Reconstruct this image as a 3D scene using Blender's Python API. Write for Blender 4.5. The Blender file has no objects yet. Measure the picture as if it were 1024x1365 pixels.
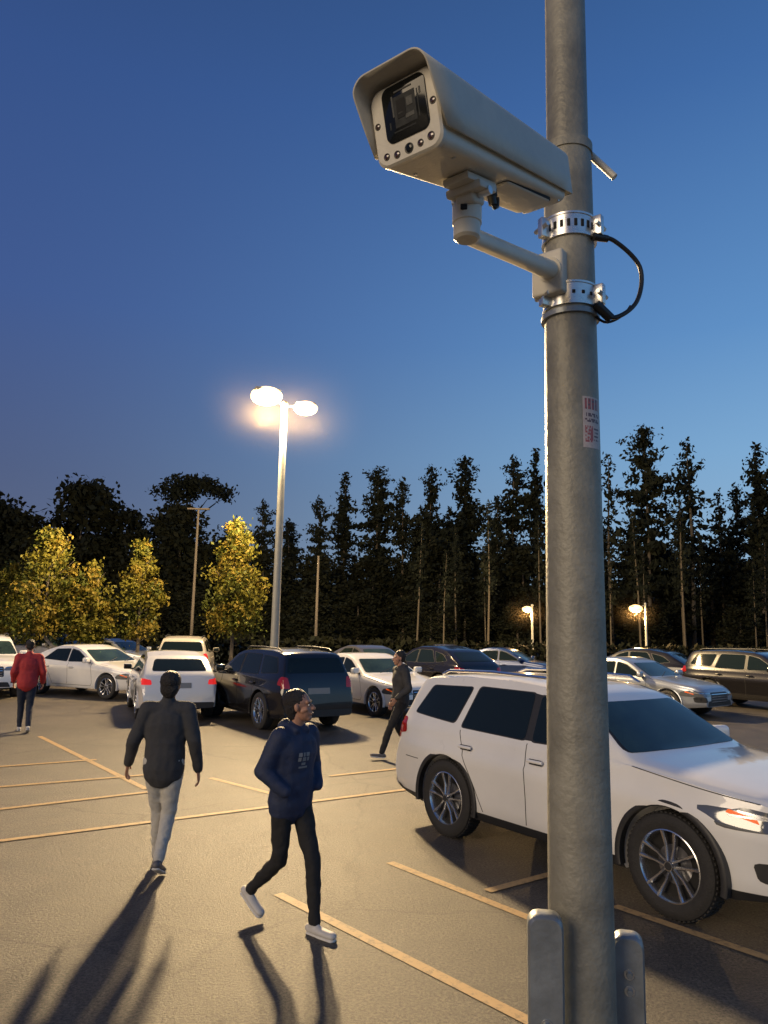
import bpy, bmesh, math, random
from mathutils import Vector, Matrix, noise
random.seed(7)
sc=bpy.context.scene
col=sc.collection
sc.view_settings.view_transform='Standard'; sc.view_settings.look='None'
sc.view_settings.exposure=0; sc.view_settings.gamma=1
R=math.radians
# ---------------------------------------------------------------- materials
def mk(name,c,rough=.5,metal=0,var=0,vscale=5,bump=0,bscale=50,coat=0,emit=None,es=0,spec=.5,trans=0,var2=None):
    m=bpy.data.materials.new(name); m.use_nodes=True
    nt=m.node_tree; b=nt.nodes['Principled BSDF']
    b.inputs['Base Color'].default_value=(*c,1); b.inputs['Roughness'].default_value=rough
    b.inputs['Metallic'].default_value=metal
    b.inputs['Specular IOR Level'].default_value=spec
    if coat: b.inputs['Coat Weight'].default_value=coat; b.inputs['Coat Roughness'].default_value=.04
    if emit: b.inputs['Emission Color'].default_value=(*emit,1); b.inputs['Emission Strength'].default_value=es
    tc=nt.nodes.new('ShaderNodeTexCoord')
    if var:
        n=nt.nodes.new('ShaderNodeTexNoise'); n.inputs['Scale'].default_value=vscale; n.inputs['Detail'].default_value=8
        n.inputs['Roughness'].default_value=.65
        nt.links.new(tc.outputs['Object'],n.inputs['Vector'])
        r=nt.nodes.new('ShaderNodeValToRGB'); r.color_ramp.elements[0].position=.3; r.color_ramp.elements[1].position=.7
        lo=tuple(x*(1-var) for x in c); hi=var2 or tuple(min(1,x*(1+var)) for x in c)
        r.color_ramp.elements[0].color=(*lo,1); r.color_ramp.elements[1].color=(*hi,1)
        nt.links.new(n.outputs['Fac'],r.inputs['Fac']); nt.links.new(r.outputs['Color'],b.inputs['Base Color'])
        mr=nt.nodes.new('ShaderNodeMapRange'); mr.inputs['To Min'].default_value=max(0,rough-.1); mr.inputs['To Max'].default_value=min(1,rough+.12)
        nt.links.new(n.outputs['Fac'],mr.inputs['Value']); nt.links.new(mr.outputs['Result'],b.inputs['Roughness'])
    if bump:
        n2=nt.nodes.new('ShaderNodeTexNoise'); n2.inputs['Scale'].default_value=bscale; n2.inputs['Detail'].default_value=5
        nt.links.new(tc.outputs['Object'],n2.inputs['Vector'])
        bp=nt.nodes.new('ShaderNodeBump'); bp.inputs['Strength'].default_value=bump; bp.inputs['Distance'].default_value=.02
        nt.links.new(n2.outputs['Fac'],bp.inputs['Height']); nt.links.new(bp.outputs['Normal'],b.inputs['Normal'])
    if trans:
        t=nt.nodes.new('ShaderNodeBsdfTranslucent'); t.inputs['Color'].default_value=(*c,1)
        mx=nt.nodes.new('ShaderNodeMixShader'); mx.inputs['Fac'].default_value=trans
        out=nt.nodes['Material Output']
        nt.links.new(b.outputs[0],mx.inputs[1]); nt.links.new(t.outputs[0],mx.inputs[2]); nt.links.new(mx.outputs[0],out.inputs['Surface'])
    return m
M={}
M['white']=mk('paint_white',(.74,.73,.70),.3,0,.04,2,coat=1)
M['black']=mk('paint_black',(.012,.011,.012),.22,.3,coat=.8)
M['silver']=mk('paint_silver',(.35,.38,.42),.3,.6,coat=.6)
M['blue']=mk('paint_blue',(.02,.04,.12),.25,.3,coat=.8)
M['gray']=mk('paint_gray',(.12,.12,.13),.28,.5,coat=.7)
M['beige']=mk('paint_beige',(.55,.5,.4),.3,.1,coat=.5)
M['glass']=mk('car_glass',(.008,.013,.012),.05,0,spec=.35,coat=.05)
M['wsglass']=mk('windscreen_glass',(.022,.038,.030),.05,0,.5,2.2,spec=.35,coat=.1)
M['rubber']=mk('tire_rubber',(.02,.019,.018),.75,0,.3,20,bump=.3,bscale=80)
M['plastic']=mk('black_plastic',(.02,.02,.021),.5,0,.2,30)
M['gap']=mk('panel_gap',(.005,.005,.005),.8)
M['chrome']=mk('chrome',(.72,.72,.72),.16,1)
M['rim']=mk('rim_alloy',(.6,.6,.6),.2,.95)
M['tail']=mk('tail_lamp',(.22,.008,.008),.15,0,coat=.6,emit=(1,.02,.01),es=.05)
M['tail_on']=mk('tail_lamp_on',(.4,.01,.01),.15,0,coat=.5,emit=(1,.03,.015),es=.6)
M['headl']=mk('head_lamp',(.16,.17,.18),.08,.5,coat=1)
M['amber']=mk('amber_lens',(.7,.12,.01),.15,0,coat=.3,emit=(1,.13,.01),es=.5)
M['plate']=mk('number_plate',(.22,.22,.21),.4)
# ---------------------------------------------------------------- mesh helpers
class G:
    def __init__(s): s.v=[];s.f=[];s.m=[];s.mats=[]
    def mi(s,mat):
        if mat not in s.mats: s.mats.append(mat)
        return s.mats.index(mat)
    def add(s,vs,fs,mat,T=None):
        o=len(s.v); k=s.mi(mat)
        for v in vs:
            v=Vector(v)
            if T is not None: v=T@v
            s.v.append(v)
        for f in fs: s.f.append(tuple(i+o for i in f)); s.m.append(k)
    def obj(s,name,parent=None,angle=35,smooth=True,recalc=True):
        me=bpy.data.meshes.new(name); me.from_pydata([tuple(v) for v in s.v],[],s.f)
        for m in s.mats: me.materials.append(M[m] if isinstance(m,str) else m)
        me.polygons.foreach_set('material_index',s.m); me.update()
        if recalc:
            bm=bmesh.new(); bm.from_mesh(me); bmesh.ops.recalc_face_normals(bm,faces=bm.faces); bm.to_mesh(me); bm.free()
        if smooth:
            me.polygons.foreach_set('use_smooth',[True]*len(me.polygons)); me.set_sharp_from_angle(angle=R(angle))
        o=bpy.data.objects.new(name,me); col.objects.link(o)
        if parent: o.parent=parent
        return o
def empty(name,loc=(0,0,0),rz=0):
    e=bpy.data.objects.new(name,None); e.location=loc; e.rotation_euler=(0,0,rz); e.empty_display_size=.2; col.objects.link(e); return e
def basis(d,side=None):
    d=d.normalized()
    if side is None: side=Vector((1,0,0)) if abs(d.x)<.9 else Vector((0,1,0))
    t=d.cross(Vector(side)).normalized(); s=t.cross(d).normalized()
    return d,s,t
def cap(p0,p1,r0,r1,side=None,flat=1.0,n=14,k=3):
    p0=Vector(p0);p1=Vector(p1); dd=p1-p0
    if dd.length<1e-6: dd=Vector((0,0,1e-4))
    d,s,t=basis(dd,side); vs=[];fs=[]
    rings=[]
    for i in range(k): 
        a=math.pi/2*(1-i/k); rings.append((p0-d*r0*math.sin(a)*min(1,flat+.2),r0*math.cos(a)))
    rings.append((p0,r0)); rings.append((p0.lerp(p1,.5),(r0+r1)/2)); rings.append((p1,r1))
    for i in range(1,k+1):
        a=math.pi/2*(i/k); rings.append((p1+d*r1*math.sin(a)*min(1,flat+.2),r1*math.cos(a)))
    for c,r in rings:
        r=max(r,1e-4)
        for j in range(n):
            a=2*math.pi*j/n; vs.append(c+s*r*math.cos(a)+t*r*flat*math.sin(a))
    for i in range(len(rings)-1):
        for j in range(n):
            fs.append((i*n+j,i*n+(j+1)%n,(i+1)*n+(j+1)%n,(i+1)*n+j))
    fs.append(tuple(range(n))[::-1]); fs.append(tuple(range((len(rings)-1)*n,len(rings)*n)))
    return vs,fs
def cyl(p0,p1,r0,r1=None,n=24):
    r1=r0 if r1 is None else r1
    p0=Vector(p0);p1=Vector(p1); d,s,t=basis(p1-p0); vs=[];fs=[]
    for c,r in ((p0,r0),(p1,r1)):
        for j in range(n):
            a=2*math.pi*j/n; vs.append(c+s*r*math.cos(a)+t*r*math.sin(a))
    for j in range(n): fs.append((j,(j+1)%n,n+(j+1)%n,n+j))
    fs.append(tuple(range(n))[::-1]); fs.append(tuple(range(n,2*n)))
    return vs,fs
def tube(pts,r,n=10):
    pts=[Vector(p) for p in pts]; vs=[];fs=[]
    for i,p in enumerate(pts):
        d=(pts[min(i+1,len(pts)-1)]-pts[max(i-1,0)]); d,s,t=basis(d,(0,1,.01))
        rr=r[i] if isinstance(r,list) else r
        for j in range(n):
            a=2*math.pi*j/n; vs.append(p+s*rr*math.cos(a)+t*rr*math.sin(a))
    for i in range(len(pts)-1):
        for j in range(n): fs.append((i*n+j,i*n+(j+1)%n,(i+1)*n+(j+1)%n,(i+1)*n+j))
    fs.append(tuple(range(n))[::-1]); fs.append(tuple(range((len(pts)-1)*n,len(pts)*n)))
    return vs,fs
def box(c,s,bev=0,seg=2):
    bm=bmesh.new(); bmesh.ops.create_cube(bm,size=1)
    for v in bm.verts: v.co=Vector((v.co.x*s[0],v.co.y*s[1],v.co.z*s[2]))
    if bev: bmesh.ops.bevel(bm,geom=bm.edges[:]+bm.verts[:],offset=bev,segments=seg,affect='EDGES',profile=.5)
    vs=[v.co+Vector(c) for v in bm.verts]; fs=[tuple(v.index for v in f.verts) for f in bm.faces]; bm.free(); return vs,fs
def ell(c,s,n=16,m=10):
    vs=[];fs=[]
    for i in range(m+1):
        a=math.pi*i/m
        for j in range(n):
            b=2*math.pi*j/n; vs.append(Vector((c[0]+s[0]*max(math.sin(a),1e-3)*math.cos(b),c[1]+s[1]*max(math.sin(a),1e-3)*math.sin(b),c[2]+s[2]*math.cos(a))))
    for i in range(m):
        for j in range(n): fs.append((i*n+j,i*n+(j+1)%n,(i+1)*n+(j+1)%n,(i+1)*n+j))
    fs.append(tuple(range(n))); fs.append(tuple(range(m*n,(m+1)*n)))
    return vs,fs
def lathe(prof,axis_o,n=40,a0=0,a1=2*math.pi,closed=False):
    """prof: list of (y,r) revolved round the Y axis through axis_o"""
    vs=[];fs=[];full=abs(a1-a0-2*math.pi)<1e-6; k=n if full else n+1; L=len(prof)
    for i in range(k):
        a=a0+(a1-a0)*i/n
        for y,r in prof: vs.append(Vector((axis_o[0]+r*math.cos(a),axis_o[1]+y,axis_o[2]+r*math.sin(a))))
    for i in range(n):
        i2=(i+1)%k
        for j in range(L if closed else L-1):
            j2=(j+1)%L; fs.append((i*L+j,i*L+j2,i2*L+j2,i2*L+j))
    return vs,fs
def rr(w,h,rad,n=6,cx=0,cz=0):
    out=[]
    for qx,qz,a0 in ((1,-1,-90),(1,1,0),(-1,1,90),(-1,-1,180)):
        for i in range(n+1):
            a=R(a0+90*i/n); out.append((cx+qx*(w/2-rad)+rad*math.cos(a),cz+qz*(h/2-rad)+rad*math.sin(a)))
    return out
def loft(rings,capends=True):
    n=len(rings[0]); vs=[p for r in rings for p in r]; fs=[]
    for i in range(len(rings)-1):
        for j in range(n): fs.append((i*n+j,i*n+(j+1)%n,(i+1)*n+(j+1)%n,(i+1)*n+j))
    if capends: fs.append(tuple(range(n))[::-1]); fs.append(tuple(range((len(rings)-1)*n,len(rings)*n)))
    return vs,fs
def remesh(name,parts,vox,mat,parent,smooth=4,disp=0,dscale=.08):
    g=G()
    for vs,fs in parts: g.add(vs,fs,mat)
    o=g.obj(name+'_tmp'); 
    m=o.modifiers.new('r','REMESH'); m.mode='VOXEL'; m.voxel_size=vox; m.use_smooth_shade=True
    s=o.modifiers.new('s','SMOOTH'); s.factor=.6; s.iterations=smooth
    if disp:
        t=bpy.data.textures.new(name,'CLOUDS'); t.noise_scale=dscale; t.noise_depth=2
        d=o.modifiers.new('d','DISPLACE'); d.texture=t; d.strength=disp; d.mid_level=.5
    dg=bpy.context.evaluated_depsgraph_get(); me=bpy.data.meshes.new_from_object(o.evaluated_get(dg))
    bpy.data.objects.remove(o); me.name=name
    me.materials.clear(); me.materials.append(M[mat] if isinstance(mat,str) else mat)
    me.polygons.foreach_set('material_index',[0]*len(me.polygons))
    me.polygons.foreach_set('use_smooth',[True]*len(me.polygons))
    ob=bpy.data.objects.new(name,me); col.objects.link(ob); ob.parent=parent
    return ob
# ---------------------------------------------------------------- cars
def interp(tab,x):
    if x>=tab[0][0]: return tab[0][1]
    for (x0,z0),(x1,z1) in zip(tab,tab[1:]):
        if x>=x1: return z1+(z0-z1)*(x-x1)/(x0-x1)
    return tab[-1][1]
KIND={
'suv':dict(prof=[(2.22,.70),(2.17,.9),(2.05,.98),(1.5,1.06),(.98,1.11),(.28,1.54),(.0,1.61),(-.6,1.65),(-1.3,1.64),(-1.85,1.6),(-2.0,1.56),(-2.2,1.13),(-2.27,.96),(-2.31,.7)],belt=1.07,
  side=[[(.74,1.13),(.2,1.455),(-.12,1.53),(-.12,1.115)],[(-.21,1.115),(-.21,1.54),(-.98,1.54),(-1.12,1.13)],[(-1.25,1.16),(-1.1,1.53),(-1.74,1.5),(-1.96,1.2)]],
  ws=[(-.8,1.15),(.8,1.15),(.63,1.5),(-.63,1.5)],rw=[(-.7,1.2),(.7,1.2),(.6,1.5),(-.6,1.5)],
  tls=[(-2.3,.93),(-2.05,.97),(-2.1,1.13),(-2.22,1.13)],tlr=[(.66,.9),(.9,.9),(.86,1.14),(.7,1.12)]),
'crossover':dict(prof=[(2.2,.62),(2.13,.82),(1.95,.93),(1.0,1.04),(.2,1.47),(-.15,1.56),(-.8,1.57),(-1.45,1.47),(-2.0,1.16),(-2.16,1.03),(-2.24,.9),(-2.3,.65)],belt=1.03,
  side=[[(.66,1.08),(.12,1.39),(-.15,1.47),(-.15,1.07)],[(-.22,1.07),(-.22,1.47),(-.8,1.46),(-1.05,1.1)],[(-1.13,1.11),(-.95,1.43),(-1.35,1.34),(-1.6,1.17)]],
  ws=[(-.78,1.1),(.78,1.1),(.62,1.43),(-.62,1.43)],rw=[(-.64,1.16),(.64,1.16),(.55,1.42),(-.55,1.42)],
  tls=[(-2.28,.86),(-1.98,.92),(-1.98,1.0),(-2.2,1.0)],tlr=[(.64,.86),(.9,.86),(.86,1.0),(.66,.97)]),
'sedan':dict(prof=[(2.25,.58),(2.2,.7),(2.0,.8),(1.2,.92),(.85,.96),(.12,1.34),(-.2,1.42),(-.7,1.42),(-1.15,1.3),(-1.75,1.05),(-2.15,1.0),(-2.28,.9),(-2.33,.62)],belt=.94,
  side=[[(.6,.99),(.08,1.26),(-.2,1.33),(-.2,.98)],[(-.27,.98),(-.27,1.33),(-.8,1.3),(-1.2,1.02)]],
  ws=[(-.76,1.0),(.76,1.0),(.6,1.31),(-.6,1.31)],rw=[(-.66,1.09),(.66,1.09),(.55,1.33),(-.55,1.33)],
  tls=[(-2.3,.78),(-2.0,.82),(-2.0,.92),(-2.25,.94)],tlr=[(.5,.76),(.9,.76),(.86,.92),(.5,.92)]),
}
def rpoly(p,rad=.04):
    p=[Vector(q) for q in p]; out=[]; n=len(p)
    for i in range(n):
        a,b,c=p[i-1],p[i],p[(i+1)%n]; r1=min(rad,(a-b).length*.3,(c-b).length*.3)
        s=b+(a-b).normalized()*r1; e=b+(c-b).normalized()*r1
        for t in (0,.33,.67,1): out.append((s*(1-t)**2+b*2*t*(1-t)+e*t*t))
    return out
def car_body(kind,wr=.385):
    K=KIND[kind]; prof=K['prof']; belt=K['belt']; x0=prof[-1][0]; x1=prof[0][0]
    xs=[]; x=x1
    while x>x0: xs.append(x); x-=.045 if (x>1.9 or x<-1.9) else .07
    xs.append(x0)
    def zt(x):
        w=min(.05,x1-x,x-x0); return sum(interp(prof,x+w*k) for k in (-1,-.5,0,.5,1))/5
    def W(x):
        w=.925
        if x>1.3: w-=.23*((x-1.3)/(x1-1.3))**2.6
        if x<-1.3: w-=.11*((-x-1.3)/(-x0-1.3))**3
        return w
    def zb(x): 
        return .25+.07*max(0,(abs(x)-1.7)/.6)
    rings=[]
    for x in xs:
        w=W(x);z=zt(x);b=zb(x); bl=min(belt,z-.035); k=(bl-b)/(belt-b)
        L=lambda zz:b+(zz-b)*k
        half=[(.6*w,b),(.92*w,b+.01),(.965*w,L(b+.09)),(.974*w,L(.46)),(.981*w,L(.6)),(.997*w,L(.76)),(1.005*w,L(.86)),(.984*w,L(.90)),(.966*w,L(belt-.05)),(.955*w,bl)]
        edge=w*.945-(z-bl)*.36*(1 if z>belt+.1 else max(.4,(z-bl)/.14*.6+.4))
        for t in (.15,.35,.55,.75,.9):
            half.append((w*.945+(edge-w*.945)*t,bl+(z-.03-bl)*t))
        half+= [(edge-.012,z-.018),(edge-.045,z-.004),(edge*.75,z+.012),(edge*.4,z+.022)]
        ring=[(x,0,b)]+[(x,y,zz) for y,zz in half]+[(x,0,z+.026)]+[(x,-y,zz) for y,zz in half[::-1]]
        rings.append([Vector(p) for p in ring])
    g=G(); vs,fs=loft(rings); g.add(vs,fs,'white'); o=g.obj('tmpbody')
    c=G(); 
    for ax in (1.32,-1.32):
        for s in (1,-1): vs,fs=cyl((ax,s*.6,wr+.005),(ax,s*1.3,wr+.005),wr+.055,n=48); c.add(vs,fs,'white')
    co=c.obj('tmpcut'); co.data.materials.append(M['gap']); co.data.polygons.foreach_set('material_index',[1]*len(co.data.polygons))
    o.data.materials.append(M['gap'])
    m=o.modifiers.new('b','BOOLEAN'); m.operation='DIFFERENCE'; m.object=co; m.solver='EXACT'
    dg=bpy.context.evaluated_depsgraph_get(); me=bpy.data.meshes.new_from_object(o.evaluated_get(dg))
    bpy.data.objects.remove(o); bpy.data.objects.remove(co)
    return me,W,zt
BODY={}
def panel(g,me,poly,axis,sign,mat,off,thr=.35,rad=.035,maxin=None):
    bm=bmesh.new(); bm.from_mesh(me); ai='xyz'.index(axis)
    ia,ib=((0,2) if axis=='y' else ((1,2) if axis=='x' else (0,1)))
    pl=rpoly(poly,rad) if rad else [Vector(p) for p in poly]
    mn=[min(p[i] for p in pl) for i in (0,1)]; mx=[max(p[i] for p in pl) for i in (0,1)]
    dele=[]
    for f in bm.faces:
        a=[v.co[ia] for v in f.verts]; b=[v.co[ib] for v in f.verts]
        if f.material_index==1 or f.normal[ai]*sign<thr or max(a)<mn[0] or min(a)>mx[0] or max(b)<mn[1] or min(b)>mx[1]: dele.append(f)
        elif axis!='z' and f.calc_center_median()[ai]*sign<(.3 if axis=='y' else .0): dele.append(f)
    bmesh.ops.delete(bm,geom=dele,context='FACES')
    area=sum(pl[i-1][0]*pl[i][1]-pl[i][0]*pl[i-1][1] for i in range(len(pl)))
    for i in range(len(pl)):
        p,q=pl[i-1],pl[i]
        if (p-q).length<1e-5: continue
        e=q-p; nrm=Vector((e[1],-e[0])) if area>0 else Vector((-e[1],e[0]))
        co=Vector((0,0,0)); no=Vector((0,0,0)); co[ia]=p[0];co[ib]=p[1];no[ia]=nrm[0];no[ib]=nrm[1]
        bmesh.ops.bisect_plane(bm,geom=bm.verts[:]+bm.edges[:]+bm.faces[:],plane_co=co,plane_no=no.normalized(),clear_outer=True,dist=1e-5)
    bm.normal_update()
    for v in bm.verts: v.co+=v.normal*off
    bm.verts.index_update()
    g.add([v.co.copy() for v in bm.verts],[tuple(v.index for v in f.verts) for f in bm.faces],mat); bm.free()
def wheel(g,x,s,wr,y=.80,steer=0,detail=True):
    T=Matrix.Translation((x,s*y,wr))@Matrix.Rotation(R(steer),4,'Z')@Matrix.Scale(s,4,(0,1,0))
    o=(0,0,0); tw=.11
    prof=[(-tw,wr*.66),(-tw,wr*.9),(-tw*.85,wr*.975),(-tw*.6,wr),(tw*.6,wr),(tw*.85,wr*.975),(tw,wr*.9),(tw*1.02,wr*.8),(tw*.9,wr*.69)]
    vs,fs=lathe(prof,o,48); g.add(vs,fs,'rubber',T)
    if detail:
        for k in range(60):
            a=2*math.pi*k/60
            for yy in (-.045,.045):
                vs,fs=box((0,yy,0),(.022,.07,.012),.002,1); g.add(vs,fs,'rubber',T@Matrix.Rotation(a+(.05 if yy>0 else 0),4,'Y')@Matrix.Translation((0,0,wr+.001)))
    r=wr*.69
    vs,fs=lathe([(tw*.9,r),(tw*.93,r*.97),(tw*.8,r*.93),(tw*.3,r*.9),(-tw*.5,r*.88)],o,48); g.add(vs,fs,'rim',T)
    vs,fs=lathe([(tw*.05,r*.9),(tw*.05,.001)],o,40); g.add(vs,fs,'gap',T)
    vs,fs=lathe([(tw*.12,r*.55),(tw*.12,.05)],o,40); g.add(vs,fs,'gray',T)
    n=5
    for k in range(n):
        for da in (-.17,.17):
            a=2*math.pi*k/n
            vs=[];w0,w1=.023,.034
            for rr_,w,yy,th in ((.035,w0*1.2,tw*.75,.03),(r*.5,w0,tw*.62,.028),(r*.95,w1,tw*.84,.03)):
                off=da*(rr_**1.0)*1.0+ (.012 if da>0 else -.012)
                for dx,dy in ((-w*.5,0),(-w*.25,th*.35),(w*.25,th*.35),(w*.5,0),(w*.5,-th),(-w*.5,-th)):
                    vs.append(Vector((off+dx,yy+dy,rr_)))
            fs=[]
            for i in (0,1):
                for j in range(6): fs.append((i*6+j,i*6+(j+1)%6,(i+1)*6+(j+1)%6,(i+1)*6+j))
            g.add(vs,fs,'rim',T@Matrix.Rotation(a,4,'Y'))
    vs,fs=cyl((0,tw*.3,0),(0,tw*.95,0),.042,.036,20); g.add(vs,fs,'rim',T)
    vs,fs=cyl((0,tw*.95,0),(0,tw*1.0,0),.03,.028,20); g.add(vs,fs,'plastic',T)
def strip(a,b,w):
    a=Vector(a);b=Vector(b); d=(b-a).normalized(); n=Vector((-d[1],d[0]))*w/2
    return [a+n,b+n,b-n,a-n]
def car(name,kind,loc,head,paint,detail=False,tail='tail',clad=False,scale=1):
    K=KIND[kind]; wr=.385 if kind!='sedan' else .34
    if kind not in BODY: BODY[kind]=car_body(kind,wr)
    me,W,zt=BODY[kind]
    e=empty(name,(loc[0],loc[1],0),R(head)); e.scale=(scale,)*3
    b=me.copy(); b.materials.clear(); b.materials.append(M[paint]); b.materials.append(M['gap'])
    b.polygons.foreach_set('use_smooth',[True]*len(b.polygons)); b.set_sharp_from_angle(angle=R(38))
    bo=bpy.data.objects.new('body_shell',b); col.objects.link(bo); bo.parent=e
    g=G()
    for s in (1,-1):
        for p in K['side']:
            c=sum((Vector(q) for q in p),Vector((0,0)))/len(p)
            big=[Vector(q)+(Vector(q)-c).normalized()*.022 for q in p]
            panel(g,me,big,'y',s,'plastic',.0015,rad=.05)
            panel(g,me,p,'y',s,'glass',.004,rad=.05)
        if kind in('suv','crossover'):
            q=K['side']; panel(g,me,[q[0][3],q[0][2],q[1][1],q[1][0]],'y',s,'plastic',.0022,rad=0)
        panel(g,me,K['tls'],'y',s,tail,.004)
        panel(g,me,[(s*a,z) for a,z in K['tlr']],'x',-1,tail,.004,thr=.25)
        hz=K['prof'][1][1]
        panel(g,me,[(1.78,hz-.02),(2.2,hz-.12),(2.19,hz-.02),(1.9,hz+.02)],'y',s,'headl',.003,thr=.15)
        panel(g,me,[(1.78,hz-.03),(2.0,hz-.085),(1.98,hz-.05),(1.80,hz-.005)],'y',s,'amber',.006,thr=.15,rad=.01)
        panel(g,me,strip((1.86,hz-.012),(2.18,hz-.05),.014),'y',s,'chrome',.007,thr=.15,rad=0)
        panel(g,me,[(s*.42,hz-.13),(s*.9,hz-.14),(s*.9,hz+.0),(s*.48,hz-.04)],'x',1,'headl',.004,thr=.1)
        panel(g,me,strip((s*.46,hz-.06),(s*.86,hz-.045),.014),'x',1,'chrome',.008,thr=.1,rad=0)
        bt=K['belt']
        for a,bb in (((.78,.42),(.72,bt+.02)),((-.165,.36),(-.165,bt+.02)),((-1.0,.8),(-1.12,bt+.03)),((.78,.42),(.74,.34)),((.74,.34),(-.75,.34)),((-.75,.36),(-1.0,.8))):
            panel(g,me,strip(a,bb,.009),'y',s,'gap',.0012,rad=0)
        panel(g,me,strip((2.0,bt-.12),(1.0,bt+.0),.007),'y',s,'gap',.0012,rad=0)
        if clad:
            panel(g,me,[(-2.25,.2),(2.15,.2),(2.15,.345),(-2.25,.345)],'y',s,'plastic',.005,rad=0,thr=.2)
            for aa,bb in (((-1.62,.86),(-1.44,.86)),((-1.62,1.02),(-1.44,1.02)),((-1.62,.86),(-1.62,1.02)),((-1.44,.86),(-1.44,1.02))) if s>0 else ():
                panel(g,me,strip(aa,bb,.006),'y',s,'gap',.0012,rad=0)
            panel(g,me,strip((-2.04,.72),(-1.78,.72),.008),'y',s,'gap',.0012,rad=0)
        for ax in (1.32,-1.32):
            y0=W(ax); pr=[(-.06,wr+.05),(.004,wr+.05),(.010,wr+.06),(.008,wr+.09),(0,wr+.1),(-.06,wr+.095)] if clad else [(-.05,wr+.045),(.0,wr+.047),(.006,wr+.055),(.0,wr+.072),(-.05,wr+.075)]
            vs,fs=lathe([(p[0]*s,p[1]) for p in pr],(ax,s*y0*.99,wr),36,R(-12),R(192),closed=True); g.add(vs,fs,'plastic' if clad else paint)
            wheel(g,ax,s,wr,detail=detail,steer=0)
        for hx in (-.02,-.98):
            vs,fs=box((hx+.0,s*(W(hx)*1.0+.012),bt-.12),(.19,.03,.03),.011,3); g.add(vs,fs,paint)
            vs,fs=box((hx+.0,s*(W(hx)*1.0),bt-.125),(.15,.012,.05),.005,2); g.add(vs,fs,'gap')
        T=Matrix.Translation((.62,s*(.955),bt+.1))@Matrix.Rotation(R(-12*s),4,'Z')
        vs,fs=box((0,s*.05,0),(.13,.22,.15),.045,4); g.add(vs,fs,paint,T)
        vs,fs=box((-.062,s*.05,0),(.012,.19,.12),.005,2); g.add(vs,fs,'glass',T)
        vs,fs=box((.01,-s*.06,-.06),(.08,.1,.04),.012,2); g.add(vs,fs,'plastic',T)
        if kind=='suv':
            vs,fs=tube([(.02,s*.6,1.63),(-.1,s*.61,1.685),(-.9,s*.62,1.70),(-1.6,s*.61,1.675),(-1.72,s*.6,1.63)],.016,8); g.add(vs,fs,'chrome' if detail else 'plastic')
    panel(g,me,[(a*1.03,z) for a,z in K['ws']],'x',1,'plastic',.0015,thr=.2,rad=.06)
    panel(g,me,K['ws'],'x',1,'wsglass',.004,thr=.2,rad=.06)
    panel(g,me,K['rw'],'x',-1,'glass',.004,thr=.2,rad=.06)
    hz=K['prof'][1][1]
    panel(g,me,[(-.44,hz-.3),(.44,hz-.3),(.42,hz-.03),(-.42,hz-.03)],'x',1,'plastic',.003,thr=.1)
    for k in range(4):
        z=hz-.08-.06*k; panel(g,me,strip((-.4,z),(.4,z),.018),'x',1,'chrome',.009,thr=.1,rad=0)
    panel(g,me,[(-.62,.33),(.62,.33),(.55,.46),(-.55,.46)],'x',1,'plastic',.003,thr=.1)
    for s in (1,-1):
        panel(g,me,[(s*.6,.44),(s*.8,.42),(s*.82,.56),(s*.66,.56)],'x',1,'plastic',.003,thr=.1)
        panel(g,me,[(2.0,.5),(2.2,.46),(2.2,.6),(2.06,.6)],'y',s,'plastic',.003,thr=.1)
    panel(g,me,[(-.26,.78),(.26,.78),(.26,.9),(-.26,.9)],'x',-1,'plate',.006,thr=.1,rad=.01)
    panel(g,me,[(-.8,.3),(.8,.3),(.8,.46),(-.8,.46)],'x',-1,'plastic',.004,thr=.1)
    for yy in (-.35,.25):
        vs,fs=tube([(.95,yy-.1,K['belt']+.06),(.78,yy+.35,K['belt']+.155)],.008,6); g.add(vs,fs,'plastic')
    vs,fs=box((0,0,.34),(4.0,1.1,.16),.03,1); g.add(vs,fs,'gap')
    g.obj('trim_glass_wheels',e,angle=35)
    return e
car('parked_suv','suv',(2.20,7.66),-54.7,'white',detail=True,clad=True)
car('parked_suv','suv',(-2.5,17.5),124,'black',scale=.98)
car('parked_hatchback','crossover',(-5.15,18.7),112,'white',tail='tail_on',scale=.93)
car('parked_sedan','sedan',(-8.4,22.6),-25,'white')
car('parked_suv','suv',(-11.6,22.3),-60,'white')
car('parked_suv','suv',(-13.2,30.5),-20,'gray')
car('parked_sedan','sedan',(-10.6,31),-20,'silver')
car('parked_suv','suv',(-7.0,27.5),100,'beige',tail='tail_on')
car('parked_sedan','sedan',(-.2,20.2),-54,'white')
car('parked_crossover','crossover',(1.7,24.6),126,'black')
car('parked_sedan','sedan',(-.3,28.5),-54,'gray')
car('parked_sedan','sedan',(5.0,29.5),-25,'blue')
car('parked_sedan','sedan',(7.2,21.3),-50,'silver')
car('parked_crossover','crossover',(8.9,27.0),140,'black',tail='tail_on')
car('parked_suv','suv',(11.4,22.6),-54,'black')
car('parked_sedan','sedan',(3.2,33),-20,'gray')
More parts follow.
